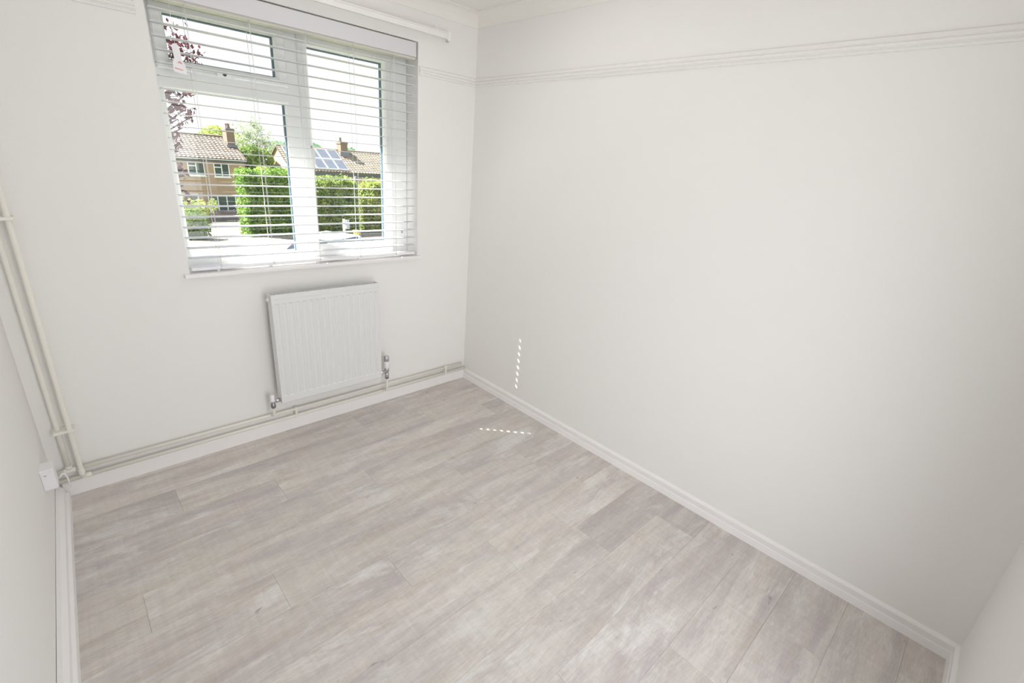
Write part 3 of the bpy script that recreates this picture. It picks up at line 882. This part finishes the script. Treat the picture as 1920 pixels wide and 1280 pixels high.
MB().add(bq, [(3, 2, 1, 0), (4, 5, 6, 7), (0, 1, 5, 4), (1, 2, 6, 5), (2, 3, 7, 6), (3, 0, 4, 7)]).build('tub', MT['yellow'], bn)
MB().box(8.88, 9.16, 20.26, 20.54, GZ + 0.36, GZ + 0.42, 0.02).build('lid', MT['yellow'], bn)

# dark garden fence before the brown house
fn = tag(empty('garden_fence', (8.2, 40.5, gz(40.5))), 'low dark boarded fence before the brown brick house', 'fence')
zf = gz(40.5)
for k, (za, zb) in enumerate(((0.12, 0.42), (0.62, 0.92))):
    MB().box(6.5, 10.6, 40.48, 40.52, zf + za, zf + zb).build('fence_board', MT['fence'], fn)
for x in (6.6, 8.55, 10.5):
    MB().box(x - 0.06, x + 0.06, 40.52, 40.62, zf - 0.1, zf + 0.98).build('fence_post', MT['fence'], fn)

# houses
def house_window(par, x0, x1, z0, z1, y, cols, pane_m, frame_m, top=True):
    f = MB()
    w = 0.075
    f.box(x0, x1, y - 0.06, y + 0.02, z0, z0 + w).box(x0, x1, y - 0.06, y + 0.02, z1 - w, z1)
    for k in range(cols + 1):
        x = x0 + (x1 - x0 - w) * k / cols
        f.box(x, x + w, y - 0.06, y + 0.02, z0 + w, z1 - w)
    xm = x0 + (x1 - x0 - w) / cols
    if top:
        f.box(x0 + w, xm, y - 0.058, y + 0.018, z1 - 0.36, z1 - 0.28)
    fo = f.build('window', frame_m, par)
    for k in range(cols):
        xa2 = x0 + (x1 - x0 - w) * k / cols + w
        xb2 = x0 + (x1 - x0 - w) * (k + 1) / cols
        MB().box(xa2 - 0.005, xb2 + 0.005, y - 0.03, y - 0.015, z0 + w - 0.005, z1 - w + 0.005).build('pane', pane_m, fo)
    MB().box(x0 - 0.06, x1 + 0.06, y - 0.12, y + 0.02, z0 - 0.07, z0).build('sill', frame_m, fo)

def pantile_roof(par, x0, x1, ye, ze, yr, zr, m, name='roof', tw=0.30, nr=12, back=True):
    """front slope with real rolls and stepped courses, plus the plain back slope and the ridge"""
    nx = int((x1 - x0) / tw) * 5
    sl_ = Vector((0, yr - ye, zr - ze)); L = sl_.length; d = sl_ / L
    nrm = Vector((0, -d.z, d.y))
    us = np.linspace(0, 1, nx + 1)
    vs, fs = [], []
    rows = []
    for j in range(nr):
        rows += [(j / nr, 0.045), ((j + 0.98) / nr, 0.008)]
    for t, h in rows:
        for u in us:
            x = x0 + (x1 - x0) * u
            w = 0.045 * (0.5 + 0.5 * math.sin(2 * PI * x / tw))
            p = Vector((x, ye, ze)) + d * (L * t) + nrm * (h + w)
            vs.append(p)
    n_ = nx + 1
    for j in range(len(rows) - 1):
        fs += [(j * n_ + i, j * n_ + i + 1, (j + 1) * n_ + i + 1, (j + 1) * n_ + i) for i in range(nx)]
    mb = MB().add(vs, fs)
    a = 0.06
    mb.add([(x0, ye, ze), (x1, ye, ze), (x1, yr, zr), (x0, yr, zr), (x0, ye, ze - a), (x1, ye, ze - a), (x1, yr, zr - a), (x0, yr, zr - a)],
           [(0, 1, 5, 4), (0, 4, 7, 3), (1, 2, 6, 5), (4, 5, 6, 7)])
    yb2 = 2 * yr - ye
    mb.add([(x0, yr, zr), (x1, yr, zr), (x1, yb2, ze), (x0, yb2, ze), (x0, yr, zr - a), (x1, yr, zr - a), (x1, yb2, ze - a), (x0, yb2, ze - a)],
           [(0, 1, 2, 3), (7, 6, 5, 4), (0, 3, 7, 4), (1, 5, 6, 2), (3, 2, 6, 7)])
    o = mb.build(name, m, par, fix=False)
    rg = MB()
    k = int((x1 - x0) / 0.45)
    for i in range(k):
        xa2, xb2 = x0 + (x1 - x0) * i / k, x0 + (x1 - x0) * (i + 1) / k
        rg.prism([(yr - 0.14, zr + 0.03), (yr - 0.09, zr + 0.12), (yr, zr + 0.16), (yr + 0.09, zr + 0.12), (yr + 0.14, zr + 0.03)], 0, xa2 + 0.012, xb2)
    rg.build('ridge_tiles', m, o)
    return o

def chimney(par, x0, x1, y0, y1, z0, z1, pots):
    c = MB().box(x0, x1, y0, y1, z0, z1 - 0.15).box(x0 - 0.05, x1 + 0.05, y0 - 0.05, y1 + 0.05, z1 - 0.22, z1 - 0.08).build('chimney', MT['brickC'], par)
    MB().box(x0 - 0.02, x1 + 0.02, y0 - 0.02, y1 + 0.02, z1 - 0.08, z1, 0.02).build('cap', MT['lead'], c)
    MB().box(x0 - 0.12, x1 + 0.12, y0 - 0.14, y0 + 0.05, z0 - 0.15, z0 + 0.35).build('flashing', MT['lead'], c)
    for x, y in pots:
        MB().lathe([(0.13, 0), (0.15, 0.05), (0.11, 0.12), (0.11, 0.33), (0.14, 0.37)], (x, y, z1), (0, 0, 1), 12).build('chimney_pot', MT['brickC'], c)

# brown brick house, left
zA = gz(44)
hA = tag(empty('house', (5.5, 48, zA)), 'brown brick house with tiled roof and white windows at the left', 'house')
wA = MB().box(-1.0, 10.65, 44, 51.8, zA - 0.4, 0.0)
for x in (-1.0, 10.65):
    wA.prism([(44, 0.0), (51.8, 0.0), (47.9, 1.72)], 0, x - 0.25 if x > 0 else x, x if x > 0 else x + 0.25)
wA.build('brick_wall', MT['brickA'], hA)
pantile_roof(hA, -1.3, 10.75, 43.65, 0.06, 47.9, 1.74, MT['tileA'])
MB().box(-1.2, 10.7, 43.68, 43.72, -0.16, 0.03).box(-1.2, 10.7, 43.72, 44.0, -0.16, -0.14).build('fascia', MT['fascia'], hA)
MB().prism([(43.55, 0.06), (43.57, -0.02), (43.67, -0.02), (43.67, 0.06)], 0, -1.25, 10.7).build('gutter', MT['gutter'], hA)
for x0, x1, z0, z1, c in ((6.45, 7.62, -1.30, -0.24, 2), (8.26, 9.40, -1.34, -0.27, 2), (7.55, 9.62, -4.10, -2.80, 3), (5.0, 6.9, -4.10, -2.72, 2), (2.6, 4.2, -1.30, -0.24, 2)):
    house_window(hA, x0, x1, z0, z1, 44, c, MT['paneA'], MT['winA'], c == 2)
chimney(hA, 10.02, 10.62, 46.0, 47.3, 0.85, 2.50, [(10.32, 46.4), (10.32, 46.9)])

# buff brick house with solar panels, right
zB = gz(44)
hB = tag(empty('house', (20.5, 47, zB)), 'buff brick house with blue solar panels on its tiled roof', 'house')
wB = MB().box(14.35, 30.0, 44, 50.0, zB - 0.4, -0.42)
for x in (14.35, 29.75):
    wB.prism([(44, -0.42), (50.0, -0.42), (47, 1.38)], 0, x, x + 0.25)
wB.build('brick_wall', MT['brickB'], hB)
pantile_roof(hB, 14.20, 30.2, 43.60, -0.52, 47, 1.40, MT['tileB'])
MB().box(14.2, 30.2, 43.64, 43.70, -0.86, -0.56).box(14.3, 30.1, 43.70, 44.0, -0.88, -0.84).build('fascia', MT['fascia'], hB)
for x0, x1, z0, z1, c in ((18.3, 19.9, -2.0, -0.92, 3), (21.5, 22.95, -2.1, -0.98, 2), (15.6, 16.8, -2.0, -0.92, 2)):
    house_window(hB, x0, x1, z0, z1, 44, c, MT['paneB'], MT['winA'])
MB().box(20.35, 20.60, 43.78, 44.0, zB, -0.88).build('downpipe', MT['pole'], hB)
chimney(hB, 20.15, 20.85, 46.2, 47.2, 1.0, 2.28, [(20.35, 46.7)])
# solar panels: two rows on the front slope
dS = Vector((0, 3.4, 1.92)); LS = dS.length; dS = dS / LS; nS = Vector((0, -dS.z, dS.y))
for row in range(2):
    for k in range(5):
        xa2 = 14.62 + k * 1.04; xb2 = xa2 + 1.0
        t0 = 0.30 + row * 1.74; t1 = t0 + 1.68
        o0 = Vector((0, 43.60, -0.52)) + nS * 0.14
        def slab_(xa3, xb3, ta, tb, h0, h1):
            q = [(xa3, ta), (xb3, ta), (xb3, tb), (xa3, tb)]
            vs = [Vector((x, 0, 0)) + o0 + dS * t + nS * h for h in (h0, h1) for x, t in q]
            return vs, [(3, 2, 1, 0), (4, 5, 6, 7), (0, 1, 5, 4), (1, 2, 6, 5), (2, 3, 7, 6), (3, 0, 4, 7)]
        sp_ = MB().add(*slab_(xa2, xb2, t0, t1, 0, 0.04)).build('solar_panel', MT['alu'], hB)
        MB().add(*slab_(xa2 + 0.05, xb2 - 0.05, t0 + 0.05, t1 - 0.05, 0.03, 0.046)).build('cell_sheet', MT['solar'], sp_)

# trees behind and between the houses
tree('tree', (12.0, 56, gz(56)), [(11.5, 56, 1.55, 1.6, 1.5, 1.3), (12.9, 56, 1.3, 1.3, 1.2, 1.1), (10.2, 56.5, 0.9, 1.2, 1.2, 1.0)], 3600, 0.14, MT['treeY'], 0.22, 'yellow green tree behind the roof of the brown brick house')
tree('tree', (10.2, 61, gz(61)), [(10.5, 61, 1.2, 1.6, 1.3, 0.8), (8.8, 61, 1.0, 1.4, 1.2, 0.7), (7.0, 61, 1.2, 1.3, 1.2, 0.7)], 2600, 0.15, MT['treeB'], 0.22, 'blue green tree low behind the left ridge')
tree('tree', (14.2, 53, gz(53)), [(13.6, 53, 2.2, 1.5, 1.3, 1.5), (15.0, 53, 1.6, 1.3, 1.2, 1.5), (13.0, 53, 0.6, 1.3, 1.2, 1.4), (16.0, 53.3, 0.6, 1.1, 1.1, 1.2), (14.4, 53, 3.2, 0.9, 0.9, 0.9)], 2600, 0.11, MT['treeG'], 0.16, 'tall sparse silvery tree between the two houses', shell=0.9)
tree('tree', (12.6, 47.5, gz(47)), [(12.2, 47.5, 0.2, 1.0, 1.2, 1.2), (13.2, 47.8, -0.2, 1.0, 1.2, 1.3), (12.0, 47.2, -1.6, 1.1, 1.2, 1.4), (13.3, 47.3, -1.9, 0.9, 1.2, 1.3)], 7500, 0.13, MT['treeD'], 0.2, 'dense dark green tree filling the gap between the two houses')
tree('tree', (8.35, 31, gz(31)), [(8.1, 31, -0.25, 0.55, 0.5, 0.45), (8.5, 31, -0.9, 0.6, 0.5, 0.8), (7.9, 31, -1.4, 0.5, 0.5, 0.7)], 2200, 0.09, MT['treeY'], 0.1, 'small bright leafed tree above the left end of the hedge')
for x, z in ((17.9, 1.25), (21.6, 1.35), (26.0, 1.2)):
    lb = {17.9: 'low dark tree top showing over the ridge left of the mullion', 21.6: 'low dark tree top over the solar panel ridge', 26.0: 'low dark tree top over the ridge right of the chimney'}[x]
    tree('tree', (x, 57, gz(57)), [(x, 57, z - 0.1, 1.2, 1.2, 0.8), (x + 0.9, 57.3, z - 0.5, 1.0, 1.2, 0.8)], 1500, 0.15, MT['treeB'], 0.2, lb, 'trees behind the solar panel house')
ys_ = tag(empty('shrub', (6.5, 39, gz(39))), 'small yellow flowering shrub before the brown house', 'shrub')
leaves('foliage', MT['treeY'], ys_, crown([(6.75, 39, -3.1, 0.35, 0.3, 0.55), (5.9, 39, -3.4, 0.6, 0.4, 0.8), (5.0, 39, -3.3, 0.7, 0.5, 0.9)], 1500, 0.9), 0.09, (6.5, 39, gz(39)))
MB().tube([(6.5, 39, gz(39)), (6.5, 39, -3.4)], [0.06, 0.03], 7).build('stem', MT['bark'], ys_)

# purple plum tree close to the window on the left
pb = (-1.9, 6.2, GZ)
pl = tag(empty('plum_tree', pb), 'purple leaved tree reaching in from the left outside the window', 'tree')
tips = [((-0.34, 6.0, 2.66), 0.16, 34), ((-0.20, 6.0, 2.57), 0.12, 14), ((-0.07, 6.0, 2.61), 0.05, 3), ((-0.14, 6.0, 2.48), 0.06, 3), ((-0.40, 6.0, 2.50), 0.10, 10),
        ((-0.44, 6.0, 2.10), 0.13, 16), ((-0.30, 6.0, 2.08), 0.08, 5), ((-0.46, 6.0, 1.94), 0.15, 30), ((-0.36, 6.0, 1.86), 0.10, 10), ((-0.46, 6.0, 1.73), 0.12, 10), ((-0.33, 6.0, 1.75), 0.05, 7),
        ((-0.42, 6.0, 1.62), 0.06, 4), ((-0.56, 6.0, 1.45), 0.10, 14), ((-0.50, 6.0, 1.40), 0.08, 8), ((-0.53, 6.0, 1.06), 0.10, 14), ((-0.49, 6.0, 1.02), 0.06, 6), ((-0.55, 6.0, 0.78), 0.07, 5), ((-0.52, 6.0, 0.66), 0.07, 6),
        ((-0.9, 6.1, 2.9), 0.5, 130), ((-1.4, 6.4, 2.4), 0.7, 220), ((-0.95, 6.2, 1.9), 0.4, 110), ((-1.1, 6.2, 1.2), 0.5, 120), ((-2.2, 6.5, 3.0), 0.9, 320), ((-2.9, 6.4, 2.0), 0.8, 260), ((-1.9, 6.6, 3.8), 0.8, 240)]
tm = MB()
fork = Vector((-1.8, 6.2, 0.6))
tm.tube(smooth([pb, (-1.95, 6.2, -1.0), fork, (-1.9, 6.4, 3.2)], 4), [0.11 - 0.006 * i for i in range(13)], 9)
for (p, rr, k) in tips:
    e = Vector(p)
    tm.tube(smooth([fork + Vector((0, 0, max(0, min(2.2, e.z - 1.0)))), fork.lerp(e, 0.6) + Vector((0, 0, 0.12)), e], 4), [0.028 - 0.0027 * i for i in range(9)], 6)
tm.build('trunk', MT['barkp'], pl)
lc_ = []
for (p, rr, k) in tips:
    lc_.append(np.array(p) + rng.normal(size=(int(k * 1.7), 3)) * rr * 0.55)
leaves('crown', MT['plum'], pl, np.concatenate(lc_), 0.042, pb)

# parked white car on the road
cx, cy = 4.25, 13.2
cr_ = tag(empty('car', (cx, cy, GZ + 0.01)), 'white hatchback parked on the road below the window', 'car')
ang = math.radians(28)
ca, sa = math.cos(ang), math.sin(ang)
def cw(p):      # car space: x forward (to the left in view), y across, z up
    x, y, z = p
    return (cx - (x * ca - y * sa), cy - (x * sa + y * ca), GZ + 0.01 + z)
def car_loft(secs):
    mb = MB()
    n_ = len(secs[0])
    vs = [cw(p) for s_ in secs for p in s_]
    fs = [(j * n_ + i, j * n_ + (i + 1) % n_, (j + 1) * n_ + (i + 1) % n_, (j + 1) * n_ + i) for j in range(len(secs) - 1) for i in range(n_)]
    fs += [tuple(range(n_ - 1, -1, -1)), tuple((len(secs) - 1) * n_ + i for i in range(n_))]
    return mb.add(vs, fs, True)
def sec(x, zb, zt, w, wt):
    return [(x, -w, zb), (x, -w - 0.01, (zb + zt) / 2), (x, -w * 0.97, zt - 0.06), (x, -wt, zt), (x, wt, zt), (x, w * 0.97, zt - 0.06), (x, w + 0.01, (zb + zt) / 2), (x, w, zb)]
car_loft([sec(-1.85, 0.38, 0.80, 0.66, 0.5), sec(-1.78, 0.22, 0.92, 0.78, 0.66), sec(-1.2, 0.2, 0.95, 0.84, 0.74), sec(0.3, 0.2, 0.95, 0.85, 0.75), sec(0.95, 0.2, 0.93, 0.84, 0.72), sec(1.6, 0.22, 0.80, 0.80, 0.66), sec(1.82, 0.30, 0.66, 0.68, 0.5)]).build('body', MT['carpaint'], cr_)
def csec(x, zb, zt, w, wt):
    return [(x, -w, zb), (x, -(w + wt) / 2, (zb + zt) / 2), (x, -wt, zt - 0.03), (x, -wt * 0.85, zt), (x, wt * 0.85, zt), (x, wt, zt - 0.03), (x, (w + wt) / 2, (zb + zt) / 2), (x, w, zb)]
car_loft([csec(-1.74, 0.90, 0.93, 0.74, 0.70), csec(-1.45, 0.92, 1.37, 0.74, 0.58), csec(-1.0, 0.93, 1.45, 0.76, 0.60), csec(0.0, 0.93, 1.46, 0.77, 0.60), csec(0.25, 0.93, 1.40, 0.76, 0.58), csec(0.95, 0.90, 0.94, 0.72, 0.68)]).build('cabin', MT['carpaint'], cr_)
def quad(pts, t=0.012):
    P_ = [Vector(cw(p)) for p in pts]
    nr_ = (P_[1] - P_[0]).cross(P_[3] - P_[0]).normalized()
    return [p + nr_ * t for p in P_] + [p - nr_ * t for p in P_], [(0, 1, 2, 3), (7, 6, 5, 4), (0, 4, 5, 1), (1, 5, 6, 2), (2, 6, 7, 3), (3, 7, 4, 0)]
for sgn in (-1, 1):
    for x0, x1 in ((-1.30, -0.55), (-0.45, 0.45)):
        k1 = 0.12 if x1 > 0 else 0.0
        k0 = 0.12 if x0 < -1 else 0.0
        pts_ = [(x0, sgn * 0.755, 0.97), (x1 + k1, sgn * 0.755, 0.97), (x1 - k1 * 2, sgn * 0.625, 1.36), (x0 + k0, sgn * 0.625, 1.36)]
        MB().add(*quad(pts_)).build('side_window', MT['carglass'], cr_)
MB().add(*quad([(0.92, -0.62, 0.965), (0.92, 0.62, 0.965), (0.30, 0.52, 1.39), (0.30, -0.52, 1.39)])).build('windscreen', MT['carglass'], cr_)
MB().add(*quad([(-1.72, -0.60, 0.97), (-1.72, 0.60, 0.97), (-1.49, 0.50, 1.34), (-1.49, -0.50, 1.34)])).build('rear_window', MT['carglass'], cr_)
for x in (-1.15, 1.18):
    for y in (-0.80, 0.80):
        o_ = Vector(cw((x, y, 0.30))); ax_ = Vector(cw((x, y + 1, 0.30))) - o_
        MB().lathe([(0.20, -0.09), (0.29, -0.085), (0.30, -0.05), (0.30, 0.05), (0.29, 0.085), (0.20, 0.09)], o_, ax_, 18).build('wheel', MT['tyre'], cr_)
for y in (-0.82, 0.82):
    MB().box(0, 0.001, 0, 0.001, 0, 0.001)
    c0 = Vector(cw((0.55, y * 1.08, 1.0)))
    MB().lathe([(0.03, -0.09), (0.07, -0.06), (0.07, 0.06), (0.03, 0.09)], c0, (1, 0.2, 0), 10).build('wing_mirror', MT['carpaint'], cr_)

for o in bpy.data.objects:
    if 'wp' in o:
        del o['wp']
